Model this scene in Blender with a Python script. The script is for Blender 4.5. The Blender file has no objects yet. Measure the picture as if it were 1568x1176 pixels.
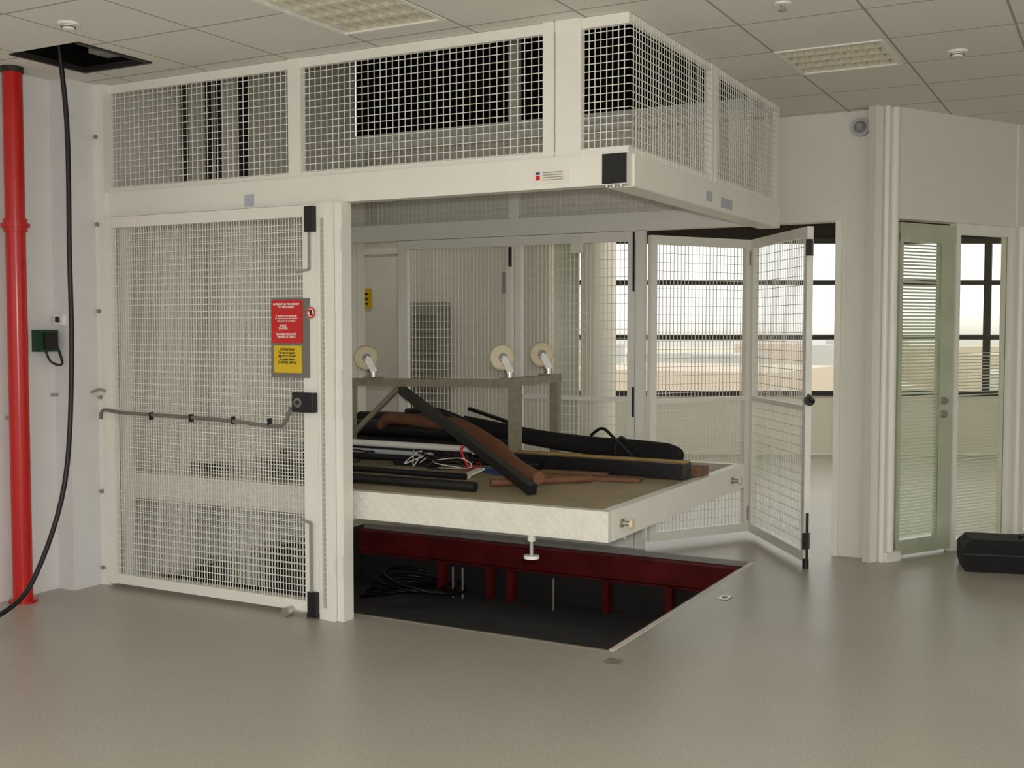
import bpy, math, random
from mathutils import Vector, Matrix
random.seed(4)
S=bpy.context.scene
S.view_settings.view_transform='Standard'
COL=S.collection

# ------------------------------------------------------------ materials
def lin(c):
    r=[]
    for x in c:
        x=x/255.0
        r.append(x/12.92 if x<=0.04045 else ((x+0.055)/1.055)**2.4)
    return (*r,1.0)
def mat(name,rgb,rough=0.5,metal=0.0,var=0.06,scale=6.0,bump=0.0,bscale=60.0,spec=0.5,obj=True):
    m=bpy.data.materials.new(name);m.use_nodes=True
    nt=m.node_tree;N=nt.nodes;K=nt.links
    b=N['Principled BSDF']
    b.inputs['Roughness'].default_value=rough;b.inputs['Metallic'].default_value=metal
    b.inputs['Specular IOR Level'].default_value=spec
    tc=N.new('ShaderNodeTexCoord')
    no=N.new('ShaderNodeTexNoise');no.inputs['Scale'].default_value=scale;no.inputs['Detail'].default_value=4
    K.new(tc.outputs['Object'],no.inputs['Vector'])
    cr=N.new('ShaderNodeValToRGB')
    c=lin(rgb)
    cr.color_ramp.elements[0].position=0.3;cr.color_ramp.elements[1].position=0.7
    cr.color_ramp.elements[0].color=(*[x*(1-var) for x in c[:3]],1)
    cr.color_ramp.elements[1].color=(*[min(1,x*(1+var)) for x in c[:3]],1)
    K.new(no.outputs['Fac'],cr.inputs['Fac']);K.new(cr.outputs['Color'],b.inputs['Base Color'])
    if bump>0:
        n2=N.new('ShaderNodeTexNoise');n2.inputs['Scale'].default_value=bscale;K.new(tc.outputs['Object'],n2.inputs['Vector'])
        bp=N.new('ShaderNodeBump');bp.inputs['Strength'].default_value=bump;bp.inputs['Distance'].default_value=0.01
        K.new(n2.outputs['Fac'],bp.inputs['Height']);K.new(bp.outputs['Normal'],b.inputs['Normal'])
    return m
M={}
M['white']=mat('white_paint',(240,238,229),0.35,var=0.02)
M['wire']=mat('white_wire',(240,238,228),0.4,var=0.02)
M['wall']=mat('wall_paint',(228,225,214),0.55,var=0.015,bump=0.05)
M['wall_l']=mat('wall_paint_cool',(226,224,224),0.5,var=0.02,bump=0.05)
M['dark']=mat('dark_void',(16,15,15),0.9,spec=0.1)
M['black']=mat('black_plastic',(18,18,20),0.4)
M['rubber']=mat('black_rubber',(24,23,24),0.55,bump=0.3,bscale=40)
M['cloth']=mat('black_cloth',(14,14,16),0.85,bump=0.5,bscale=25)
M['red']=mat('red_paint',(190,22,20),0.25,var=0.05)
M['redsteel']=mat('red_oxide_steel',(100,24,24),0.65,var=0.3,spec=.2)
M['pit']=mat('pit_concrete',(70,70,73),0.8,var=0.15,bump=0.2)
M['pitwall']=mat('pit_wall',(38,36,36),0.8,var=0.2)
M['steel']=mat('galvanised_steel',(150,143,124),0.5,metal=0.2,var=0.15,scale=20)
M['alu']=mat('aluminium',(190,188,180),0.3,metal=0.9,var=0.03)
M['louvre_glint']=mat('louvre_painted_glint',(240,234,214),0.3,metal=0.2,var=0.03)  # flash glint on the blades put into a pale cream base colour
M['reflector']=mat('luminaire_reflector',(150,145,125),0.25,metal=0.7,var=0.03)
M['brown']=mat('brown_cardboard',(122,80,56),0.7,var=0.15,bump=0.2)
M['wood']=mat('dusty_wood',(120,92,62),0.8,var=0.2,scale=15)
M['ywood']=mat('yellow_wood',(160,130,60),0.6,var=0.15)
M['signred']=mat('sign_red',(208,28,30),0.35,var=0.02)
M['signyel']=mat('sign_yellow',(225,190,25),0.35,var=0.02)
M['signgrey']=mat('sign_grey',(120,118,110),0.5)
M['txt']=mat('sign_text_white',(240,235,225),0.5,var=0.0)
M['txtk']=mat('sign_text_black',(25,22,10),0.5,var=0.0)
M['caster']=mat('cream_nylon',(222,210,178),0.45)
M['green']=mat('green_plastic',(20,70,35),0.4)
M['blue']=mat('blue_plastic',(50,70,120),0.4)
M['grey']=mat('grey_plastic',(150,148,142),0.5)
M['lgrey']=mat('label_grey',(185,190,200),0.5)
M['frame']=mat('window_frame_dark',(38,34,32),0.5)
M['greenframe']=mat('green_glass_edge',(188,194,170),0.25)
M['soffit_shade']=mat('soffit_painted_shade',(45,38,32),0.8)  # shade of the unlit rear ceiling put into a dark brown
M['slat']=mat('blind_slat',(240,242,232),0.5,var=0.01)
M['cable']=mat('cable_black',(12,12,14),0.45)
def emis(name,rgb,st):
    m=bpy.data.materials.new(name);m.use_nodes=True;b=m.node_tree.nodes['Principled BSDF']
    b.inputs['Emission Color'].default_value=(*rgb,1);b.inputs['Emission Strength'].default_value=st;return m
M['fill_glow']=emis('fill_light_glow',(1,.93,.80),14.0)  # glow of the added rear-room fill lights
M['fill_glow_dim']=emis('fill_light_glow_dim',(1,.95,.85),4.0)  # weaker glow for the added corridor fill light

def glass(name,tint,refl=0.07):
    m=bpy.data.materials.new(name);m.use_nodes=True
    nt=m.node_tree;nt.nodes.clear()
    o=nt.nodes.new('ShaderNodeOutputMaterial');mx=nt.nodes.new('ShaderNodeMixShader')
    t=nt.nodes.new('ShaderNodeBsdfTransparent');g=nt.nodes.new('ShaderNodeBsdfGlossy')
    t.inputs[0].default_value=(*tint,1);g.inputs['Roughness'].default_value=0.02
    mx.inputs[0].default_value=refl
    nt.links.new(t.outputs[0],mx.inputs[1]);nt.links.new(g.outputs[0],mx.inputs[2]);nt.links.new(mx.outputs[0],o.inputs[0])
    return m
M['glass']=glass('clear_glass',(0.98,0.985,0.97),0.02)
M['gglass']=glass('green_glass',(0.965,0.98,0.945),0.04)

def floor_mat():
    m=mat('vinyl_floor',(180,175,163),0.3,var=0.04,scale=1.3,spec=0.45)
    nt=m.node_tree;N=nt.nodes;K=nt.links;b=N['Principled BSDF']
    tc=N.new('ShaderNodeTexCoord');no=N.new('ShaderNodeTexNoise');no.inputs['Scale'].default_value=90
    K.new(tc.outputs['Object'],no.inputs['Vector'])
    old=b.inputs['Base Color'].links[0].from_socket
    mx=N.new('ShaderNodeMix');mx.data_type='RGBA';mx.blend_type='MULTIPLY';mx.inputs[0].default_value=1
    cr=N.new('ShaderNodeValToRGB');cr.color_ramp.elements[0].position=0.35;cr.color_ramp.elements[0].color=(.86,.86,.86,1)
    cr.color_ramp.elements[1].position=0.6;cr.color_ramp.elements[1].color=(1.03,1.03,1.03,1)
    K.new(no.outputs['Fac'],cr.inputs['Fac']);K.new(old,mx.inputs[6]);K.new(cr.outputs['Color'],mx.inputs[7]);K.new(mx.outputs[2],b.inputs['Base Color'])
    n3=N.new('ShaderNodeTexNoise');n3.inputs['Scale'].default_value=1.6;K.new(tc.outputs['Object'],n3.inputs['Vector'])
    mr=N.new('ShaderNodeMapRange');mr.inputs[3].default_value=0.30;mr.inputs[4].default_value=0.38
    K.new(n3.outputs['Fac'],mr.inputs[0]);K.new(mr.outputs[0],b.inputs['Roughness'])
    return m
M['floor']=floor_mat()
def ceil_mat():
    m=mat('ceiling_tiles',(230,228,220),0.8,var=0.02,scale=40,bump=0.05,bscale=200)
    nt=m.node_tree;N=nt.nodes;K=nt.links;b=N['Principled BSDF']
    tc=N.new('ShaderNodeTexCoord');sx=N.new('ShaderNodeSeparateXYZ');K.new(tc.outputs['Object'],sx.inputs[0])
    def line(sock,off,pitch,w):
        a=N.new('ShaderNodeMath');a.operation='ADD';a.inputs[1].default_value=-off+100*pitch;K.new(sock,a.inputs[0])
        d=N.new('ShaderNodeMath');d.operation='PINGPONG';d.inputs[1].default_value=pitch/2;K.new(a.outputs[0],d.inputs[0])
        l=N.new('ShaderNodeMath');l.operation='LESS_THAN';l.inputs[1].default_value=w;K.new(d.outputs[0],l.inputs[0])
        return l.outputs[0]
    l1=line(sx.outputs[0],-1.05,0.565,0.006);l2=line(sx.outputs[1],5.77,0.58,0.006)
    mxm=N.new('ShaderNodeMath');mxm.operation='MAXIMUM';K.new(l1,mxm.inputs[0]);K.new(l2,mxm.inputs[1])
    old=b.inputs['Base Color'].links[0].from_socket
    mx=N.new('ShaderNodeMix');mx.data_type='RGBA';K.new(mxm.outputs[0],mx.inputs[0]);K.new(old,mx.inputs[6])
    mx.inputs[7].default_value=lin((166,163,155));K.new(mx.outputs[2],b.inputs['Base Color'])
    return m
M['ceil']=ceil_mat()
def plate(name,rgb,rough,sc=70,st=.6):
    m=mat(name,rgb,rough,var=0.12,scale=5)
    nt=m.node_tree;N=nt.nodes;K=nt.links;b=N['Principled BSDF']
    tc=N.new('ShaderNodeTexCoord');mp=N.new('ShaderNodeMapping');mp.inputs['Rotation'].default_value=(0.78,0.78,0.78)
    K.new(tc.outputs['Object'],mp.inputs[0])
    ck=N.new('ShaderNodeTexVoronoi');ck.inputs['Scale'].default_value=sc;K.new(mp.outputs[0],ck.inputs['Vector'])
    bp=N.new('ShaderNodeBump');bp.invert=True;bp.inputs['Strength'].default_value=st;bp.inputs['Distance'].default_value=0.004
    K.new(ck.outputs['Distance'],bp.inputs['Height']);K.new(bp.outputs['Normal'],b.inputs['Normal'])
    return m
M['deck']=plate('dirty_chequer_plate',(172,156,126),0.6)
M['plate']=mat('white_painted_plate',(232,229,218),0.4,var=.04,scale=12)

# ------------------------------------------------------------ mesh builder
EPS=[0]
def eps():
    EPS[0]=(EPS[0]+1)%11
    return .0001+EPS[0]*.00011
class B:
    def __init__(s,name):
        s.n=name;s.v=[];s.f=[];s.m=[];s.sm=[];s.slots=[]
    def mi(s,k):
        if k not in s.slots:s.slots.append(k)
        return s.slots.index(k)
    def add(s,vs,fs,k,smooth=False):
        o=len(s.v);s.v+= [tuple(x) for x in vs];i=s.mi(k)
        for f in fs:
            s.f.append(tuple(a+o for a in f));s.m.append(i);s.sm.append(smooth)
    def box(s,x0,x1,y0,y1,z0,z1,k):
        e=eps();x0-=e;x1+=e;y0-=e;y1+=e;z0-=e;z1+=e
        vs=[(x,y,z) for x in(x0,x1) for y in(y0,y1) for z in(z0,z1)]
        s.add(vs,[(0,1,3,2),(4,6,7,5),(0,4,5,1),(2,3,7,6),(0,2,6,4),(1,5,7,3)],k)
    def bar(s,p,q,w,h,k,up=(0,0,1)):
        if w>.01 and h>.01: e=eps();w+=e;h+=e
        p=Vector(p);q=Vector(q);d=(q-p).normalized();up=Vector(up)
        if abs(d.dot(up))>0.98: up=Vector((0,1,0)) if abs(d.y)<0.9 else Vector((1,0,0))
        sd=d.cross(up).normalized();u=sd.cross(d).normalized()
        vs=[e+sd*a*w/2+u*b*h/2 for e in(p,q) for a,b in((-1,-1),(1,-1),(1,1),(-1,1))]
        s.add(vs,[(0,3,2,1),(4,5,6,7),(0,1,5,4),(1,2,6,5),(2,3,7,6),(3,0,4,7)],k)
    def cyl(s,p,q,r,k,n=18,r2=None):
        p=Vector(p);q=Vector(q);d=(q-p).normalized()
        up=Vector((0,0,1)) if abs(d.z)<0.9 else Vector((1,0,0))
        a=d.cross(up).normalized();b=a.cross(d)
        r2=r if r2 is None else r2
        vs=[];
        for e,rr in((p,r),(q,r2)):
            for i in range(n):
                t=2*math.pi*i/n;vs.append(e+a*math.cos(t)*rr+b*math.sin(t)*rr)
        s.add(vs,[(i,(i+1)%n,n+(i+1)%n,n+i) for i in range(n)],k,True)
        s.add(vs[:n],[tuple(range(n))[::-1]],k);s.add(vs[n:],[tuple(range(n))],k)
    def path(s,pts,r,k,n=10,sub=6,radii=None):
        P=[Vector(p) for p in pts];out=[];rad=[]
        R=radii or [r]*len(P)
        for i in range(len(P)-1):
            p0=P[max(i-1,0)];p1=P[i];p2=P[i+1];p3=P[min(i+2,len(P)-1)]
            for j in range(sub):
                t=j/sub
                out.append(0.5*((2*p1)+(-p0+p2)*t+(2*p0-5*p1+4*p2-p3)*t*t+(-p0+3*p1-3*p2+p3)*t**3));rad.append(R[i]*(1-t)+R[i+1]*t)
        out.append(P[-1]);rad.append(R[-1])
        vs=[];a=None
        for i,c in enumerate(out):
            d=(out[min(i+1,len(out)-1)]-out[max(i-1,0)]).normalized()
            if a is None:
                up=Vector((0,0,1)) if abs(d.z)<0.9 else Vector((1,0,0));a=d.cross(up).normalized()
            a=(a-d*a.dot(d)).normalized();b=d.cross(a)
            for j in range(n):
                t=2*math.pi*j/n;vs.append(c+a*math.cos(t)*rad[i]+b*math.sin(t)*rad[i])
        fs=[(i*n+j,i*n+(j+1)%n,(i+1)*n+(j+1)%n,(i+1)*n+j) for i in range(len(out)-1) for j in range(n)]
        s.add(vs,fs,k,True);s.add(vs[:n],[tuple(range(n))[::-1]],k);s.add(vs[-n:],[tuple(range(n))],k)
    def torus(s,c,ax,R,r,k,n=24,m=8):
        c=Vector(c);d=Vector(ax).normalized();up=Vector((0,0,1)) if abs(d.z)<0.9 else Vector((1,0,0))
        a=d.cross(up).normalized();b=a.cross(d);vs=[]
        for i in range(n):
            t=2*math.pi*i/n;e=a*math.cos(t)+b*math.sin(t)
            for j in range(m):
                u=2*math.pi*j/m;vs.append(c+e*(R+r*math.cos(u))+d*r*math.sin(u))
        s.add(vs,[(i*m+j,i*m+(j+1)%m,((i+1)%n)*m+(j+1)%m,((i+1)%n)*m+j) for i in range(n) for j in range(m)],k,True)
    def mesh(s,p,q,z0,z1,px,pz,t,k='wire'):
        p=Vector((*p,0));q=Vector((*q,0));L=(q-p).length;d=(q-p)/L
        n=max(1,round(L/px))
        for i in range(1,n):
            a=p+d*(L*i/n);s.bar(a+Vector((0,0,z0)),a+Vector((0,0,z1)),t,t,k,up=tuple(d))
        n=max(1,round((z1-z0)/pz));nrm=Vector((d.y,-d.x,0))*t
        for i in range(1,n):
            z=z0+(z1-z0)*i/n;s.bar(p+nrm+Vector((0,0,z)),q+nrm+Vector((0,0,z)),t,t,k)
    def done(s,parent=None,bevel=0):
        me=bpy.data.meshes.new(s.n);me.from_pydata(s.v,[],s.f)
        for k in s.slots: me.materials.append(M[k])
        me.polygons.foreach_set('material_index',s.m);me.polygons.foreach_set('use_smooth',s.sm)
        me.update()
        o=bpy.data.objects.new(s.n,me);COL.objects.link(o)
        if parent:o.parent=parent
        if bevel:
            md=o.modifiers.new('bevel','BEVEL');md.width=bevel;md.segments=3;md.limit_method='ANGLE'
        return o
def empty(name):
    e=bpy.data.objects.new(name,None);COL.objects.link(e);return e
def holes(b,x0,x1,y0,y1,z,hs,k,flip=False):
    xs=sorted({x0,x1,*[h[0] for h in hs],*[h[1] for h in hs]});ys=sorted({y0,y1,*[h[2] for h in hs],*[h[3] for h in hs]})
    for i in range(len(xs)-1):
        for j in range(len(ys)-1):
            cx=(xs[i]+xs[i+1])/2;cy=(ys[j]+ys[j+1])/2
            if any(h[0]<cx<h[1] and h[2]<cy<h[3] for h in hs):continue
            q=[(xs[i],ys[j],z),(xs[i+1],ys[j],z),(xs[i+1],ys[j+1],z),(xs[i],ys[j+1],z)]
            b.add(q,[(3,2,1,0) if flip else (0,1,2,3)],k)

CZ=2.9
ca,sa=math.cos(math.radians(28.4)),math.sin(math.radians(28.4))
def fac(L,D=13.5): return (-sa*D+ca*L, ca*D+sa*L)

# ------------------------------------------------------------ shell
PIT=(-5.12,-2.09,4.82,7.08)
b=B('floor');holes(b,-8,7,-4,7.6,0,[PIT],'floor')
b.add([(-8,7.6,0),(7,7.6,0),(7,19.1,0),(-8,11.03,0)],[(0,1,2,3)],'floor');b.done()
VOID=(-5.3,-1.97,4.75,7.22);HT=(-5.05,-4.55,3.95,4.43)
F1=(-3.32,-2.75,3.45,4.46);F2=(-1.61,-1.08,5.77,6.35)
b=B('ceiling');holes(b,-8,7,-4,7.6,CZ,[VOID,HT,F1,F2],'ceil',True)
b.add([(-8,7.6,CZ),(7,7.6,CZ),(7,19.1,CZ),(-8,11.03,CZ)],[(3,2,1,0)],'ceil');b.done()

b=B('wall_left')
b.box(-5.6,-5.4,-4,4.75,0,CZ,'wall_l')
b.box(-5.4,-5.27,4.48,4.72,0,CZ,'wall_l')
b.box(-5.6,-5.3,4.75,7.25,0,4.2,'wall')
b.done()
b=B('wall_shaft')
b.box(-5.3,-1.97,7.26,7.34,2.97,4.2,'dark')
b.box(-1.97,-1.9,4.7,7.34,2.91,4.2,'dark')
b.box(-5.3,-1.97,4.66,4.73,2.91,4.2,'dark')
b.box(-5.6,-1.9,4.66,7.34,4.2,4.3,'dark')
b.box(-5.3,-1.97,7.23,7.26,2.9,2.98,'white')
b.done()
b=B('wall_rear')
b.box(-8,-1.65,7.58,7.7,2.2,CZ,'wall')
b.box(-8,-5.3,7.26,7.36,0,CZ,'wall')
b.box(-1.65,-1.36,7.58,7.85,0,CZ,'wall')
b.box(-1.69,-1.65,7.56,7.87,0,2.2,'white')
b.done()
b=B('wall_corridor')
b.box(-8,-4.75,9.5,9.6,0,CZ,'wall')
b.bar((-4.77,9.53,CZ/2),(-6.1,12.05,CZ/2),0.08,CZ,'wall')
b.box(-8.1,-8,7.2,9.6,0,CZ,'wall')
b.done()
b=B('wall_right');b.box(7,7.1,7.6,19.1,0,CZ,'wall');b.box(7,7.1,-4,7.6,0,.4,'wall');b.box(7,7.1,-4,7.6,2.8,CZ,'wall')  # unseen wall, left open between sill and header to let sky light in
for y in (-4,-1,2,5): b.box(7,7.1,y,y+.1,.4,2.8,'frame')
b.done()
b=B('wall_back');b.box(-5.6,7.1,-4.1,-4,0,.3,'wall');b.box(-5.6,7.1,-4.1,-4,2.8,CZ,'wall')  # unseen wall behind the camera, opened up for soft ambient light
for x in (-5.5,-2.5,.5,3.5,6.9): b.box(x,x+.1,-4.1,-4,.3,2.8,'frame')
b.done()

# window facade
def fbar(b,L0,L1,z0,z1,th,k,D=13.5):
    p=fac(L0,D);q=fac(L1,D);b.bar((*p,(z0+z1)/2),(*q,(z0+z1)/2),th,z1-z0,k)
b=B('wall_facade')
fbar(b,-1.5,14,0,0.70,0.2,'wall',13.6);fbar(b,-1.5,14,2.55,CZ+.1,0.2,'soffit_shade',13.6);b.done()  # header above the glass carries the painted ceiling shade
b=B('window_1')
for z in (0.73,1.395,2.04): fbar(b,-1,14,z-0.028,z+0.028,0.07,'frame')
fbar(b,-1,14,2.5,2.56,0.07,'frame')
for L in (0.5,5.63,5.9,11.0):
    p=fac(L);b.box(p[0]-.04,p[0]+.04,p[1]-.04,p[1]+.04,.7,2.56,'frame')
fbar(b,-1,14,0.73,2.55,0.006,'glass');b.done()
b=B('round_column');p=(-4.50,10.07);b.cyl((*p,0),(*p,CZ),0.17,'white',28)
b.cyl((*p,0),(*p,.08),0.18,'grey',28);b.done()
b=B('green_glass_screen');b.bar((-4.90,9.88,1.25),(-4.68,10.0,1.25),0.012,2.3,'greenframe')
b.bar((-4.90,9.88,1.25),(-4.89,9.886,1.25),0.05,2.4,'white');b.bar((-4.68,10.0,1.25),(-4.67,10.006,1.25),0.05,2.4,'white');b.done()
for (x,y,k) in ((-3.2,9.9,'fill_glow'),(-2.0,11.3,'fill_glow'),(-.1,10.6,'fill_glow'),(1.2,13.0,'fill_glow'),(-6.2,8.4,'fill_glow_dim')):  # added fill lights under the rear ceiling, put in to brighten these rooms
    b=B('added_fill_light');b.box(x-.62,x+.62,y-.17,y+.17,CZ-.03,CZ,'white');b.box(x-.58,x+.58,y-.13,y+.13,CZ-.036,CZ-.03,k);b.done()

b=B('door_1')
b.box(-7.02,-6.96,9.42,9.495,0,2.3,'white');b.box(-6.35,-6.29,9.42,9.495,0,2.3,'white');b.box(-7.02,-6.29,9.42,9.495,2.24,2.3,'white')
b.box(-6.96,-6.35,9.46,9.495,0.01,2.24,'white');b.cyl((-6.9,9.45,1.05),(-6.9,9.4,1.05),.012,'alu');b.bar((-6.9,9.4,1.05),(-6.78,9.4,1.05),.02,.02,'alu');b.done()
b=B('warning_sign_yellow');b.box(-6.93,-6.72,9.43,9.45,1.70,1.90,'signyel')
for i in range(3): b.box(-6.91,-6.75,9.42,9.43,1.74+i*.05,1.755+i*.05,'txtk')
b.done()
b=B('electrical_cabinet')
b.box(-6.28,-5.82,9.3,9.49,.35,1.75,'grey')
for i in range(22): b.box(-6.24,-5.86,9.285,9.3,.45+i*.055,.47+i*.055,'signgrey')
b.done()

# right glazed partition (runs diagonally)
O=Vector((-1.33,7.62,0));d=Vector((.503,.864,0)).normalized();nr=Vector((d.y,-d.x,0))
def P(s,z,off=0): 
    v=O+d*s+nr*off;return (v.x,v.y,z)
def pbar(b,s0,s1,z0,z1,th,k,off=0): b.bar(P(s0,(z0+z1)/2,off),P(s1,(z0+z1)/2,off),th,z1-z0,k)
b=B('wall_partition')
pbar(b,0,7.5,2.2,CZ,.1,'wall')
pbar(b,1.17,1.32,0,2.2,.1,'wall');pbar(b,3.6,7.5,0,2.2,.1,'wall')
pbar(b,1.17,1.19,2.2,CZ,.115,'white')
b.cyl(P(-0.03,0,.015),P(-0.03,CZ,.015),.032,'white',24)
b.cyl(P(-0.115,0,.03),P(-0.115,CZ,.03),.018,'white',24)
pbar(b,-.2,0.02,0,CZ,.06,'wall',-.02)
b.cyl(P(1.24,0,.05),P(1.24,2.2,.05),.02,'white',20)
b.done()
b=B('door_2')
pbar(b,.03,.06,0.02,2.12,.05,'greenframe');pbar(b,.44,.57,0.02,2.12,.045,'greenframe')
pbar(b,.03,.57,2.06,2.18,.05,'greenframe');pbar(b,.03,.57,0.02,0.12,.045,'greenframe')
pbar(b,.06,.44,.12,2.06,.008,'gglass',.015)
for z in (1.02,.93): b.cyl(P(.47,z,.02),P(.47,z,.045),.025,'alu')
b.bar(P(.47,1.02,.06),P(.40,1.02,.06),.014,.018,'alu');b.cyl(P(.47,1.02,.02),P(.47,1.02,.065),.009,'alu')
z=.15
while z<2.05:
    b.bar(P(.065,z,-.003),P(.435,z,-.003),.018,.0015,'slat',up=(nr.x*.9,nr.y*.9,1));z+=.022
b.done()
b=B('window_2')
pbar(b,.58,.62,0,2.2,.06,'white');pbar(b,1.13,1.17,0,2.2,.06,'white');pbar(b,.6,1.15,2.13,2.2,.06,'white');pbar(b,.6,1.15,0,.07,.06,'white')
pbar(b,.62,1.13,.07,2.13,.008,'gglass',.015)
z=.1
while z<1.95:
    if z<1.35: b.bar(P(.625,z,-.01),P(1.125,z,-.01),.016,.0012,'slat',up=(nr.x*.3,nr.y*.3,1))
    z+=.022
pbar(b,1.32,1.36,0,2.2,.06,'white');pbar(b,3.55,3.6,0,2.2,.06,'white');pbar(b,1.32,3.6,2.13,2.2,.06,'white');pbar(b,1.32,3.6,0,.07,.06,'white')
pbar(b,1.36,3.55,.07,2.13,.008,'gglass',.015);b.done()
b=B('baseboard_partition');pbar(b,-.1,.03,0,.06,.13,'white');b.done()
b=B('fire_alarm_sounder');b.cyl((-1.54,7.575,2.79),(-1.54,7.54,2.79),.058,'lgrey',28);b.cyl((-1.54,7.54,2.79),(-1.54,7.51,2.79),.04,'grey',28,.02);b.torus((-1.54,7.545,2.79),(0,1,0),.05,.008,'lgrey');b.done()

# ceiling details
def fixture(name,R,nl,nc):
    b=B(name);x0,x1,y0,y1=R
    b.box(x0,x1,y0,y1,CZ+.08,CZ+.10,'reflector')
    for a in ((x0,x0+.02,y0,y1),(x1-.02,x1,y0,y1),(x0,x1,y0,y0+.02),(x0,x1,y1-.02,y1)): b.box(*a,CZ-.006,CZ+.08,'white')
    w=(y1-y0-.04)/nl
    for i in range(nl+1):
        y=y0+.02+w*i
        b.add([(x0+.02,y-.012,CZ),(x0+.02,y+.012,CZ),(x1-.02,y-.012,CZ),(x1-.02,y+.012,CZ),(x0+.02,y,CZ+.06),(x1-.02,y,CZ+.06)],[(0,1,3,2),(0,2,5,4),(1,4,5,3)],'louvre_glint')
    for i in range(1,nc):
        x=x0+(x1-x0)*i/nc;b.box(x-.004,x+.004,y0+.02,y1-.02,CZ,CZ+.045,'louvre_glint')
    for i in range(nl):
        y=y0+.02+w*(i+.5);b.cyl((x0+.03,y,CZ+.06),(x1-.03,y,CZ+.06),.013,'white',12)
    return b.done()
fixture('recessed_ceiling_light',F1,7,9)
fixture('recessed_ceiling_light',F2,4,9)
b=B('open_ceiling_hatch');x0,x1,y0,y1=HT
for a in ((x0-.02,x0,y0,y1),(x1,x1+.02,y0,y1),(x0,x1,y1,y1+.02),(x0,x1,y0-.02,y0)): b.box(*a,CZ+.002,CZ+.7,'dark')
b.box(x0,x1,y0,y1,CZ+.7,CZ+.72,'dark')
for a in ((x0,x0+.02,y0,y1),(x1-.02,x1,y0,y1),(x0,x1,y1-.02,y1)): b.box(*a,CZ-.008,CZ+.02,'frame')
b.cyl((x0+.15,y0+.1,CZ+.1),(x1-.05,y0+.25,CZ+.5),.06,'alu',20)
b.box(x0+.2,x0+.45,y1-.15,y1-.02,CZ+.05,CZ+.35,'grey');b.done()
for (x,y) in ((-4.31,3.69),(-.79,6.19)):
    b=B('smoke_detector');b.cyl((x,y,CZ),(x,y,CZ-.012),.05,'white',24);b.cyl((x,y,CZ-.012),(x,y,CZ-.03),.03,'white',24,.025);b.cyl((x,y,CZ-.018),(x,y,CZ-.022),.034,'signgrey',24);b.done()
b=B('sprinkler_head');x,y=-1.34,4.93
b.cyl((x,y,CZ),(x,y,CZ-.008),.035,'white',24);b.cyl((x,y,CZ),(x,y,CZ-.03),.008,'alu',10);b.cyl((x,y,CZ-.03),(x,y,CZ-.034),.02,'alu',18);b.done()

# ------------------------------------------------------------ left wall items
b=B('red_sprinkler_pipe')
b.cyl((-5.3,4.16,0.0),(-5.3,4.16,CZ),.052,'red',28)
b.cyl((-5.3,4.16,2.02),(-5.3,4.16,2.09),.062,'red',28);b.cyl((-5.3,4.16,2.045),(-5.3,4.16,2.065),.075,'red',28)
b.cyl((-5.3,4.16,0),(-5.3,4.16,.015),.075,'red',28)
b.box(-5.398,-5.3,4.15,4.17,2.04,2.07,'steel');b.box(-5.398,-5.3,4.15,4.17,1.0,1.02,'steel')
b.cyl((-5.3,4.16,2.87),(-5.3,4.16,2.9),.06,'frame',28);b.done()
b=B('hanging_cable');b.path([(-4.98,4.15,3.2),(-5.0,4.22,2.95),(-5.0,4.26,2.55),(-5.0,4.26,1.9),(-5.0,4.26,1.3),(-5.0,4.20,.67),(-5.0,4.01,.22),(-5.0,3.82,.06),(-5.0,3.5,.02),(-5.05,3.0,.015)],.013,'cable');b.done()
b=B('green_wall_socket');b.box(-5.4,-5.33,4.33,4.45,1.37,1.49,'green');b.box(-5.33,-5.31,4.35,4.43,1.385,1.475,'black')
b.path([(-5.36,4.39,1.37),(-5.34,4.41,1.31),(-5.3,4.45,1.30),(-5.35,4.46,1.40)],.007,'cable');b.done(bevel=.006)
b=B('wall_switch');b.box(-5.37,-5.3,4.455,4.48,1.52,1.58,'white');b.box(-5.35,-5.32,4.448,4.456,1.535,1.565,'black');b.done()

# ------------------------------------------------------------ lift enclosure, upper box
YF=4.75;XR=-1.97;XL=-5.295;YB=7.2;Z0=2.14;Z1=2.28;CT=CZ-.002
b=B('lift_mesh_enclosure')
b.box(XL,XR,YF-.05,YF+.03,Z0,Z1,'white')
b.box(XR-.04,XR+.01,YF+.03,YB,Z0,Z1,'white');b.box(XR-.12,XR+.006,YF+.03,YB,Z0-.004,Z0+.010,'white')
b.box(XL,XR,YB-.03,YB+.03,2.16,2.28,'white')
b.box(XR-.11,XR+.004,YF-.056,YF-.05,Z0+.005,Z1-.005,'black')
zt=2.84
for (x0,x1) in ((XL,XL+.05),(-3.88,-3.80),(-2.39,-2.335),(-2.325,-2.20)):
    b.box(x0,x1,YF-.03,YF+.01,Z1,CT,'white')
b.box(XL,XR,YF-.02,YF+.01,zt+.01,CT,'white');b.box(XL,XR,YF-.02,YF+.01,Z1,Z1+.03,'white')
b.box(XR-.02,XR,YF,YB,zt+.02,CT,'white');b.box(XR-.02,XR,YF,YB,Z1,Z1+.03,'white')
b.box(XR-.03,XR+.005,5.86,5.91,Z1,CT,'white');b.box(XR-.03,XR+.005,5.93,5.98,Z1,CT,'white')
b.box(XR-.03,XR,7.15,7.2,Z1,CT,'white')
b.box(XL,XR,YB-.02,YB,zt+.02,CT,'white')
b.box(-3.91,-3.83,YB-.02,YB+.02,Z1,CZ+.8,'white')
t=.0034
b.mesh((XL+.05,YF),(-3.88,YF),Z1,CT,.037,.037,t)
b.mesh((-3.80,YF),(-2.39,YF),Z1,CT,.037,.037,t)
b.mesh((-2.20,YF),(XR,YF),Z1,CT,.030,.034,t)
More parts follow.
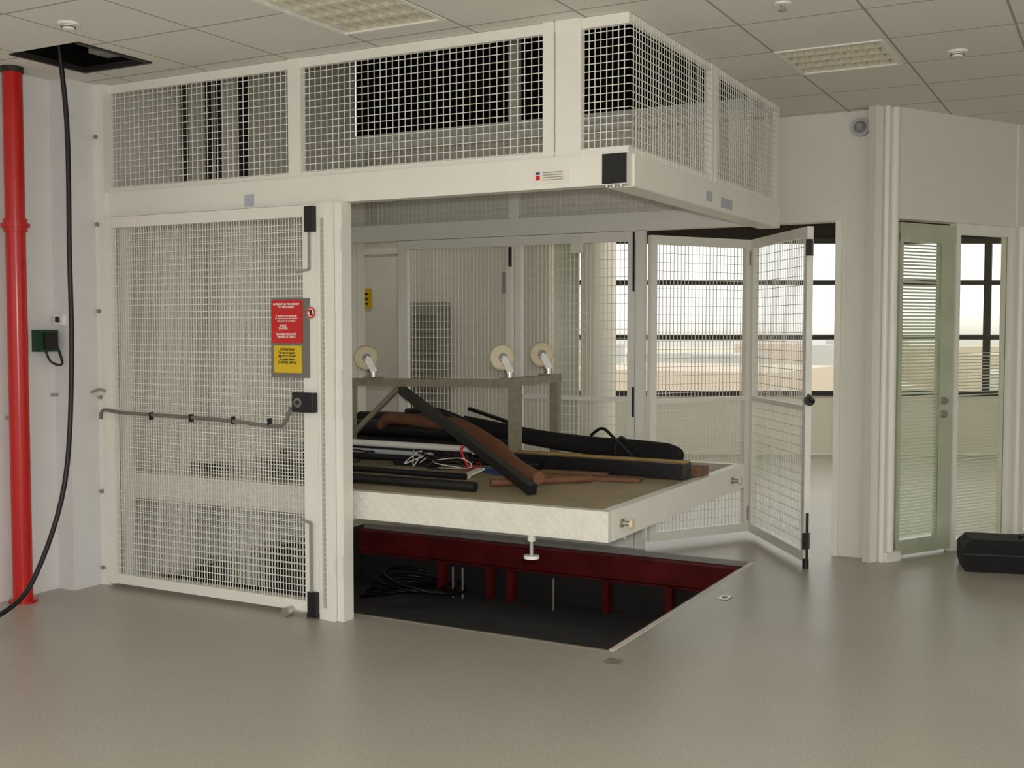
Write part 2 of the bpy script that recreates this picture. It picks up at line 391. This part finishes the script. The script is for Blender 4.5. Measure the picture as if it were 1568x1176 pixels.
b.mesh((XR,YF),(XR,5.86),Z1,CT,.035,.035,t);b.mesh((XR,5.98),(XR,7.15),Z1,CT,.035,.035,t)
b.mesh((XL,YB),(-3.91,YB),Z1,CT,.04,.04,t);b.mesh((-3.83,YB),(XR,YB),Z1,CT,.04,.04,t)
b.box(-5.295,-5.2,4.68,4.76,0,CT,'white')
for z in (.1,.55,1.1,1.6,2.1,2.6): b.cyl((-5.25,4.68,z),(-5.25,4.665,z),.012,'steel',10)
b.box(-2.42,-2.25,4.694,4.70,2.165,2.225,'txt');b.box(-2.412,-2.392,4.690,4.695,2.18,2.20,'signred');b.box(-2.412,-2.392,4.690,4.695,2.205,2.215,'blue')
for i in range(4): b.box(-2.375,-2.275,4.690,4.695,2.178+i*.011,2.180+i*.011,'grey')
b.box(-4.16,-4.10,4.694,4.70,2.15,2.21,'lgrey')
b.box(XR+.01,XR+.014,5.75,5.85,2.17,2.22,'lgrey');b.box(XR+.01,XR+.014,6.0,6.2,2.16,2.21,'lgrey')
for i in range(3): b.cyl((XR-.1+i*.035,YF-.03,Z0-.01),(XR-.1+i*.035,YF-.03,Z0),.012,'alu',8)
b.done(bevel=0)

# ------------------------------------------------------------ front gate
g=empty('sliding_mesh_gate')
YG=4.66
b=B('leaf_frame');x0,x1=-5.17,-3.64
b.box(x0,x0+.06,YG-.02,YG+.02,0.03,2.13,'white');b.box(x1-.085,x1,YG-.02,YG+.02,0.03,2.13,'white')
b.box(x0,x1,YG-.02,YG+.02,2.07,2.13,'white');b.box(x0,x1,YG-.02,YG+.02,0.03,.085,'white')
b.done(g)
b=B('leaf_mesh');b.mesh((x0+.06,YG),(x1-.085,YG),.085,2.07,.0185,.037,.0030);b.done(g)
b=B('inner_panel_mesh');b.mesh((x0+.07,YG+.11),(x1-.05,YG+.11),.09,2.06,.0195,.039,.0030);
b.box(x0+.0,x0+.06,YG+.09,YG+.13,0.0,2.13,'white');b.box(x0,x1,YG+.09,YG+.13,2.08,2.135,'white');b.box(x0,x1,YG+.09,YG+.13,0.0,.06,'white');b.done(g)
b=B('end_post')
b.box(-3.637,-3.618,YG-.02,YG+.06,0.0,2.135,'white');b.box(-3.585,-3.535,YG-.03,YG+.07,0.0,2.135,'white');b.box(-3.53,-3.49,YG-.01,YG+.07,0,2.135,'white')
b.box(-3.62,-3.58,YG-.02,YG+.02,0,.06,'white');b.box(-3.62,-3.58,YG-.02,YG+.02,2.06,2.135,'white')
b.mesh((-3.618,YG),(-3.585,YG),.06,2.06,.011,.026,.0028)
for z in (.25,1.05,1.2,1.9): b.box(-3.495,-3.48,YG-.03,YG,z,z+.09,'white')
b.done(g)
b=B('black_hinge_blocks')
for z,h in ((1.99,.13),(.01,.13)): b.box(-3.70,-3.64,YG-.045,YG-.018,z,z+h,'black')
b.box(-3.775,-3.64,YG-.06,YG-.02,1.07,1.17,'black');b.cyl((-3.735,YG-.06,1.12),(-3.735,YG-.066,1.12),.025,'signgrey',20);b.cyl((-3.735,YG-.066,1.12),(-3.735,YG-.068,1.12),.012,'black',20)
b.done(g,bevel=.004)
b=B('handles')
b.bar((-3.68,YG-.03,2.0),(-3.68,YG-.03,1.80),.01,.01,'grey');b.bar((-3.68,YG-.03,1.80),(-3.76,YG-.03,1.79),.01,.01,'grey')
b.bar((-3.675,YG-.04,.14),(-3.675,YG-.04,.50),.012,.012,'grey');b.bar((-3.675,YG-.04,.50),(-3.74,YG-.04,.51),.012,.012,'grey')
b.box(-3.84,-3.70,YG-.05,YG-.02,.0,.03,'alu');b.cyl((-3.82,YG-.08,.025),(-3.82,YG-.02,.025),.025,'alu',16);b.done(g)
b=B('conduit_cable')
b.path([(-5.2,YG-.03,.98),(-5.17,YG-.035,1.03),(-5.0,YG-.035,1.02),(-4.6,YG-.035,1.015),(-4.2,YG-.035,1.005),(-3.95,YG-.035,.99),(-3.85,YG-.04,1.0),(-3.79,YG-.05,1.09)],.010,'signgrey')
b.path([(-5.398,4.45,1.12),(-5.28,4.62,1.13),(-5.2,4.62,1.15),(-5.16,4.63,1.14)],.008,'grey')
for x in (-4.8,-4.5,-4.2,-3.95): b.box(x,x+.006,YG-.047,YG-.02,.99,1.03,'black')
b.done(g)
b=B('warning_sign')
ys=YG-.024
b.box(-3.935,-3.685,ys,ys+.006,1.245,1.655,'signgrey')
b.box(-3.928,-3.73,ys-.006,ys,1.425,1.645,'signred');b.box(-3.915,-3.735,ys-.006,ys,1.27,1.41,'signyel')
b.cyl((-3.67,ys-.003,1.58),(-3.67,ys-.008,1.58),.032,'txt',24);b.torus((-3.67,ys-.009,1.58),(0,1,0),.026,.004,'signred');b.bar((-3.69,ys-.01,1.60),(-3.65,ys-.01,1.56),.003,.006,'signred');b.box(-3.675,-3.665,ys-.011,ys-.008,1.565,1.595,'txtk')
b.done(g)
def text(body,x,z,size,k,y):
    t=bpy.data.curves.new('sign_text','FONT');t.body=body;t.size=size;t.align_x='CENTER';t.offset=.0006;t.materials.append(M[k])
    o=bpy.data.objects.new('sign_text',t);COL.objects.link(o);o.location=(x,y,z);o.rotation_euler=(math.pi/2,0,0);o.parent=g
text("INTERDIT AU TRANSPORT\nDU PERSONNEL",-3.829,1.62,.0145,'txt',ys-.009)
text("Il est formellement interdit\nde monter sur la plate-forme\nsous peine de sanctions",-3.829,1.56,.0125,'txt',ys-.009)
text("POIDS\nDANGER",-3.85,1.51,.015,'txt',ys-.009)
text("DANGER DE CHUTE\nFERMER LA PORTE",-3.829,1.465,.0145,'txt',ys-.009)
text("ATTENTION\nEn cas de panne\nappeler le service\nde maintenance\nCHARGE 1000 kg",-3.825,1.385,.0165,'txtk',ys-.009)

# ------------------------------------------------------------ rear fence & leaves
b=B('rear_mesh_fence')
for (x0,x1) in ((-4.86,-4.78),(-3.93,-3.89),(-3.86,-3.81),(-2.99,-2.94),(-2.93,-2.87)): b.box(x0,x1,YB-.02,YB+.02,0,2.155,'white')
b.box(-4.86,-2.87,YB-.02,YB+.02,2.09,2.155,'white');b.box(-4.78,-2.94,YB-.02,YB+.02,0,.06,'white')
b.box(-3.81,-2.99,YB-.015,YB+.015,1.0,1.03,'white')
b.mesh((-4.78,YB),(-3.93,YB),.06,2.09,.032,.06,.0038);b.mesh((-3.81,YB),(-2.99,YB),.06,2.09,.032,.06,.0038)
for z in (1.75,1.2): b.box(-3.95,-3.93,YB-.04,YB-.02,z,z+.15,'grey')
b.box(-3.9,-3.885,YB-.04,YB-.02,1.94,2.08,'black')
b.box(-3.40,-3.33,YB-.05,YB-.02,2.02,2.12,'txt')
b.box(-2.95,-2.94,YB-.03,YB-.02,1.75,2.15,'black');b.box(-2.95,-2.94,YB-.03,YB-.02,.9,1.1,'black')
b.done()
def leaf(name,p,q,extra=0):
    b=B(name);p=Vector((*p,0));q=Vector((*q,0));d=(q-p).normalized();w=.05
    def st(a,ww): b.bar(a+Vector((0,0,.04)),a+Vector((0,0,2.13)),.04,ww,'white',up=tuple(d))
    st(p+d*w/2,w);st(q-d*w/2,w)
    for z,h in ((2.10,.06),(.07,.06),(1.0,.03)): b.bar(p+Vector((0,0,z)),q+Vector((0,0,z)),.04,h,'white')
    a=p+d*w;c=q-d*w
    b.mesh(a.xy,c.xy,.1,2.07,.032,.06,.0038)
    for z in (.12,1.95): b.box(q.x-.02,q.x+.015,q.y-.03,q.y+.03,z,z+.1,'black' if extra else 'grey')
    if extra:
        b.bar(q+Vector((.01,-.03,.05)),q+Vector((.01,-.03,.35)),.015,.015,'black');b.cyl(q+Vector((.0,-.02,0)),q+Vector((.0,-.02,.06)),.02,'black')
        b.bar(q+Vector((0,0,1.08)),q+Vector((.05,-.08,1.05)),.02,.02,'black');b.cyl(q+Vector((0,0,1.05)),q+Vector((0.02,-.04,1.05)),.03,'black')
    return b.done()
leaf('open_mesh_door',(-2.86,7.25),(-2.39,8.0))
leaf('open_mesh_door',(-2.36,7.99),(-1.74,7.10),1)

# ------------------------------------------------------------ guide rails
b=B('lift_guide_rails')
for y,w in ((5.4,.02),(5.62,.03),(5.69,.03),(5.90,.02),(5.96,.02)):
    b.box(-5.29,-5.25,y-w/2,y+w/2,2.25,4.1,'frame');b.box(-5.29,-5.25,y-w/2,y+w/2,-.4,2.25,'white')
b.box(-5.295,-5.27,5.66,5.93,-.4,4.1,'white')
b.done()

# ------------------------------------------------------------ pit
b=B('lift_pit');x0,x1,y0,y1=PIT;zp=-.42
b.add([(x0,y0,zp),(x1,y0,zp),(x1,y1,zp),(x0,y1,zp)],[(0,1,2,3)],'pit')
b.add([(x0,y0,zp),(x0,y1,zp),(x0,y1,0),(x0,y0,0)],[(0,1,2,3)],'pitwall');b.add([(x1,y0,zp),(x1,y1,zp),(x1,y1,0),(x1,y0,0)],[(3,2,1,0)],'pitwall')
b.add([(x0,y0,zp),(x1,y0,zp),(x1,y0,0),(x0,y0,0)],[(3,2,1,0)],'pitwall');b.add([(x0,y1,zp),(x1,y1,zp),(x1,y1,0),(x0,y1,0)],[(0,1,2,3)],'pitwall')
b.box(x1-.005,x1+.022,y0,y1,-.03,.003,'wall')
b.box(x0,x1,y0-.015,y0,-.03,.003,'steel')
b.box(x0,x1,y1,y1+.02,-.03,.003,'grey');b.done()
b=B('red_steel_frame')
b.box(x0,x1,y1-.06,y1-.001,-.19,-.03,'redsteel');b.box(x0,x1,y1-.10,y1-.001,-.04,-.03,'redsteel');b.box(x0,x1,y1-.10,y1-.001,-.2,-.19,'redsteel')
b.box(x1-.06,x1-.006,y0,y1,-.19,-.03,'redsteel')
for x in (-4.35,-3.95,-3.78,-3.05,-2.6): b.box(x-.025,x+.025,y1-.13,y1-.06,zp,-.19,'redsteel')
b.done()
b=B('pit_pipes')
for x in (-4.2,-4.12,-3.4): b.cyl((x,y1-.2,zp),(x,y1-.2,-.2),.008,'grey',10)
for i in range(5): b.torus((-4.6+i*.05,6.7+.03*i,zp+.03+.02*i),(0.1*i-.2,.1,1),.22+.02*i,.012,'cable')
b.done()

# ------------------------------------------------------------ platform
b=B('lift_platform')
PX0,PX1,PY0,PY1,PZ0,PZ1=-5.12,-2.09,4.80,6.92,.51,.65
b.box(PX0,PX1,PY0,PY1,PZ1-.006,PZ1,'deck')
b.box(PX0,PX1,PY0-.002,PY0+.05,PZ0,PZ1+.003,'plate');b.box(PX1-.05,PX1+.002,PY0+.05,PY1,PZ0,PZ1+.003,'white')
b.box(PX0,PX1-.05,PY1-.05,PY1+.002,PZ0,PZ1+.003,'white');b.box(PX0,PX0+.05,PY0+.05,PY1-.05,PZ0,PZ1,'white')
for i in range(92):
    for j in range(4):
        x=PX0+.02+i*.0329;z=PZ0+.02+j*.033;s_=1 if (i+j)%2 else -1
        b.bar((x-.011,PY0-.004,z-.010*s_),(x+.011,PY0-.004,z+.010*s_),.005,.005,'white')
for x in (-4.5,-3.8,-3.1): b.box(x,x+.06,PY0+.05,PY1-.05,PZ0+.02,PZ1-.006,'signgrey')
for y in (4.95,6.66):
    b.cyl((PX1,y,.58),(PX1+.06,y,.58),.012,'alu',12);b.cyl((PX1+.05,y,.58),(PX1+.065,y,.58),.025,'caster',16);b.cyl((PX1,y,.58),(PX1+.012,y,.58),.022,'steel',6)
b.cyl((-2.52,4.86,.51),(-2.52,4.86,.40),.011,'alu',12);b.cyl((-2.52,4.86,.51),(-2.52,4.86,.47),.02,'white',12);b.cyl((-2.52,4.86,.40),(-2.52,4.86,.385),.038,'white',20)
b.box(-5.245,-5.12,5.3,6.0,.3,.9,'white')
b.done()

# ------------------------------------------------------------ load on platform
T=PZ1+.002
b=B('upturned_trolley')
b.bar((-4.62,6.2,1.14),(-3.30,6.2,1.16),.05,.05,'steel');b.bar((-4.62,6.24,1.16),(-3.30,6.24,1.18),.05,.008,'steel')
b.bar((-3.33,6.17,1.17),(-3.33,6.8,1.17),.06,.05,'steel')
b.bar((-3.33,6.2,1.17),(-3.33,6.2,T),.07,.05,'steel');b.bar((-3.33,6.76,1.17),(-3.33,6.76,T),.06,.05,'steel');b.bar((-4.58,6.2,1.15),(-4.58,6.2,T),.05,.05,'steel')
b.bar((-4.58,6.24,.8),(-4.2,6.24,1.13),.03,.03,'steel')
def caster(b,x,y,z,ang):
    dx,dy=math.cos(ang),math.sin(ang)
    b.box(x-.05,x+.05,y-.045,y+.045,z,z+.008,'steel');b.cyl((x,y,z),(x,y,z+.045),.03,'alu',16)
    cx,cy,cz=x+dx*-.05,y+dy*-.05,z+.135
    ax=Vector((-dy,dx,0))
    for sg in(-1,1):
        o=ax*.024*sg
        b.bar(Vector((x,y,z+.04))+o,Vector((cx,cy,cz))+o,.004,.045,'alu',up=(dx,dy,.01))
    c=Vector((cx,cy,cz));b.cyl(c-ax*.016,c+ax*.016,.066,'caster',28);b.torus(c,ax,.066,.018,'caster',28,8)
    b.cyl(c-ax*.03,c+ax*.03,.012,'alu',12);b.cyl(c-ax*.02,c+ax*.02,.03,'grey',16)
caster(b,-4.40,6.2,1.17,.95);caster(b,-3.37,6.2,1.185,.9);caster(b,-3.33,6.66,1.195,.85)
b.done()
b=B('black_steel_bar');b.bar((-4.13,6.14,1.10),(-2.64,5.10,.68),.05,.05,'black');b.done()
b=B('brown_cardboard_roll');b.path([(-4.45,6.35,.84),(-4.32,6.3,.90),(-3.9,6.12,.90),(-3.6,5.98,.90),(-3.2,5.72,.81),(-2.95,5.5,.74),(-2.72,5.33,.71)],.05,'brown',12,radii=[.03,.04,.04,.045,.05,.045,.035]);b.done()
b=B('black_rubber_roll')
b.path([(-3.95,6.62,.86),(-3.4,6.64,.78),(-3.0,6.62,.75),(-2.7,6.56,.74),(-2.45,6.5,.73),(-2.36,6.48,.72)],.07,'cloth',14,radii=[.05,.055,.06,.072,.075,.055]);
b.torus((-2.78,6.58,.745),(1,-.1,0),.072,.010,'rubber');b.path([(-2.95,6.5,.83),(-2.85,6.45,.88),(-2.75,6.42,.82),(-2.6,6.4,.7)],.01,'rubber');b.done()
b=B('black_rolled_mats')
for (y,z,r,xa,xb) in ((6.5,.72,.06,-4.9,-3.5),(6.35,.71,.05,-4.9,-3.45),(6.42,.81,.055,-4.85,-3.75),(6.62,.73,.07,-4.9,-3.7),(6.58,.86,.05,-4.8,-4.0),(6.1,.70,.04,-4.9,-3.6)):
    b.path([(xa,y+.02,z),((xa+xb)/2,y-.01,z+.01),(xb,y,z-.005)],r,'rubber',12)
    b.torus((xb,y,z-.005),(1,0,0),r*.7,r*.3,'black')
b.path([(-4.2,6.3,.95),(-3.9,6.2,.97),(-3.7,6.25,.9)],.02,'rubber')
b.bar((-3.75,6.35,.98),(-3.4,6.3,.9),.03,.02,'black')
b.done()
b=B('black_pole');b.cyl((-4.85,5.8,.69),(-3.05,5.99,.69),.02,'black',12);b.done()
b=B('black_pole');b.cyl((-4.8,5.42,.68),(-3.2,5.38,.68),.018,'black',12);b.done()
b=B('yellow_edged_plank')
b.bar((-3.28,6.10,.70),(-2.16,6.06,.70),.12,.085,'black');b.bar((-3.28,6.13,.747),(-2.16,6.09,.747),.06,.01,'ywood')
b.bar((-3.28,6.27,.68),(-2.12,6.25,.68),.13,.05,'wood');b.done()
b=B('wood_offcuts');b.bar((-2.9,5.75,.664),(-2.35,5.85,.664),.10,.02,'brown');b.bar((-3.0,5.92,.665),(-2.6,5.95,.665),.05,.02,'wood');b.done()
b=B('white_plastic_tubes')
b.cyl((-4.9,6.02,.76),(-3.55,6.10,.745),.022,'txt',14);b.cyl((-4.9,5.95,.72),(-3.8,5.98,.71),.016,'lgrey',12)
b.box(-3.56,-3.46,6.06,6.14,.72,.76,'txt');b.done()
b=B('white_metal_strip');b.bar((-3.85,5.56,.664),(-3.25,5.50,.664),.03,.02,'txt');b.bar((-3.3,5.55,.66),(-3.27,5.68,.69),.05,.01,'txt');b.done()
b=B('black_hose');b.path([(-4.9,5.05,.68),(-4.2,5.02,.682),(-3.5,5.06,.68),(-2.95,5.06,.68)],.026,'rubber',12);b.done()
b=B('brown_tube');b.cyl((-2.98,5.27,.674),(-2.58,5.69,.674),.02,'brown',12);b.done()
b=B('tangled_wires')
def squig(c,r,n,k,rad=.005):
    pts=[]
    for i in range(n):
        a=random.uniform(0,6.28);pts.append((c[0]+r*math.cos(a)*random.uniform(.3,1),c[1]+r*.7*math.sin(a)*random.uniform(.3,1),T+.012+random.uniform(0,.1)))
    b.path(pts,rad,k,6)
squig((-3.8,5.75),.2,7,'txt',.004);squig((-3.5,5.7),.2,6,'txt',.003);squig((-4.2,5.7),.25,10,'cable');squig((-3.35,5.7),.12,5,'signred',.003);squig((-4.6,5.6),.2,8,'txt',.004);squig((-3.6,5.8),.25,10,'cable')
b.path([(-3.38,5.72,.68),(-3.42,5.7,.78),(-3.40,5.71,.82)],.008,'signred',8);b.done()
b=B('plastic_scraps');b.box(-3.24,-3.1,5.74,5.85,T,T+.03,'blue');b.box(-3.38,-3.28,5.80,5.87,T,T+.02,'blue');b.box(-4.0,-3.7,5.85,5.92,T,T+.03,'black')
b.done()

# ------------------------------------------------------------ floor bits and bag
b=B('black_tool_case')
ang=.25;cx,cy=-.45,7.70
def rot(x,y): return (cx+x*math.cos(ang)-y*math.sin(ang),cy+x*math.sin(ang)+y*math.cos(ang))
L,Wd,Hh=.46,.15,.20
vs=[]
for (z,f) in ((0,.97),(.05,1.0),(.15,1.0),(Hh,.9)):
    for (x,y) in ((-L,-Wd),(L,-Wd),(L,Wd),(-L,Wd)): vs.append((*rot(x*f,y*f),z))
fs=[(3,2,1,0),(12,13,14,15)]
for i in range(3):
    for j in range(4): fs.append((i*4+j,i*4+(j+1)%4,(i+1)*4+(j+1)%4,(i+1)*4+j))
b.add(vs,fs,'cloth')
h=[(*rot(-.12,-.05),Hh),(*rot(-.1,-.06),Hh+.03),(*rot(.1,-.06),Hh+.03),(*rot(.12,-.05),Hh)];b.path(h,.01,'black')
b.bar((*rot(-L,-Wd-.002),.11),(*rot(L,-Wd-.002),.11),.008,.012,'black')
b.done(bevel=.03)
b=B('floor_bolt_plate');b.box(-1.97,-1.91,6.03,6.13,0.001,.004,'alu');b.cyl((-1.94,6.08,0),(-1.94,6.08,.008),.015,'steel');b.done()
b=B('floor_bolt_plate');b.box(-2.04,-1.97,4.62,4.70,0.001,.004,'steel');b.done()

# ------------------------------------------------------------ exterior
M['ground']=mat('hazy_ground',(205,195,174),0.9,var=0.15,scale=.03,spec=0.1)
M['bld1']=mat('hazy_building',(198,184,166),0.9,var=.05,spec=0.1);M['bld2']=mat('hazy_building_grey',(186,186,180),0.9,spec=0.1)
b=B('ground_outside');b.add([(-600,20,-14),(600,20,-14),(600,900,-14),(-600,900,-14)],[(0,1,2,3)],'ground');b.done()
b=B('distant_buildings')
for i in range(90):
    x=random.uniform(-350,60);y=random.uniform(90,420);w=random.uniform(8,30);h=random.uniform(3,12)
    b.box(x,x+w,y,y+w,-14,-14+h,random.choice(('bld1','bld2')))
b.done()

# ------------------------------------------------------------ world & lights
W=bpy.data.worlds.new('World');S.world=W;W.use_nodes=True
N=W.node_tree.nodes;K=W.node_tree.links;N.clear()
o=N.new('ShaderNodeOutputWorld');bg=N.new('ShaderNodeBackground');tc=N.new('ShaderNodeTexCoord');sx=N.new('ShaderNodeSeparateXYZ')
cr=N.new('ShaderNodeValToRGB');mr=N.new('ShaderNodeMapRange')
mr.inputs[1].default_value=-.2;mr.inputs[2].default_value=.4
K.new(tc.outputs['Generated'],sx.inputs[0]);K.new(sx.outputs[2],mr.inputs[0]);K.new(mr.outputs[0],cr.inputs[0])
e=cr.color_ramp.elements;e[0].position=0;e[0].color=(.50,.48,.44,1);e[1].position=1;e[1].color=(.96,.98,1,1)
x=e.new(.32);x.color=(.50,.48,.44,1);x=e.new(.36);x.color=(.85,.82,.78,1);x=e.new(.5);x.color=(.99,.99,.97,1)
bg.inputs[1].default_value=1.85;K.new(cr.outputs[0],bg.inputs[0]);K.new(bg.outputs[0],o.inputs[0])
fl=bpy.data.lights.new('camera_flash','POINT');fl.energy=270;fl.shadow_soft_size=.03;fl.color=(1,.98,.94)
fo=bpy.data.objects.new('camera_flash',fl);fo.location=(0.03,0.03,1.58);COL.objects.link(fo)

cam=bpy.data.cameras.new('camera');cam.lens=39.99;cam.sensor_width=36;cam.clip_end=2000
co=bpy.data.objects.new('camera',cam);co.location=(0,0,1.5);co.rotation_euler=(math.radians(90-2.8),0,math.radians(28.4));COL.objects.link(co);S.camera=co
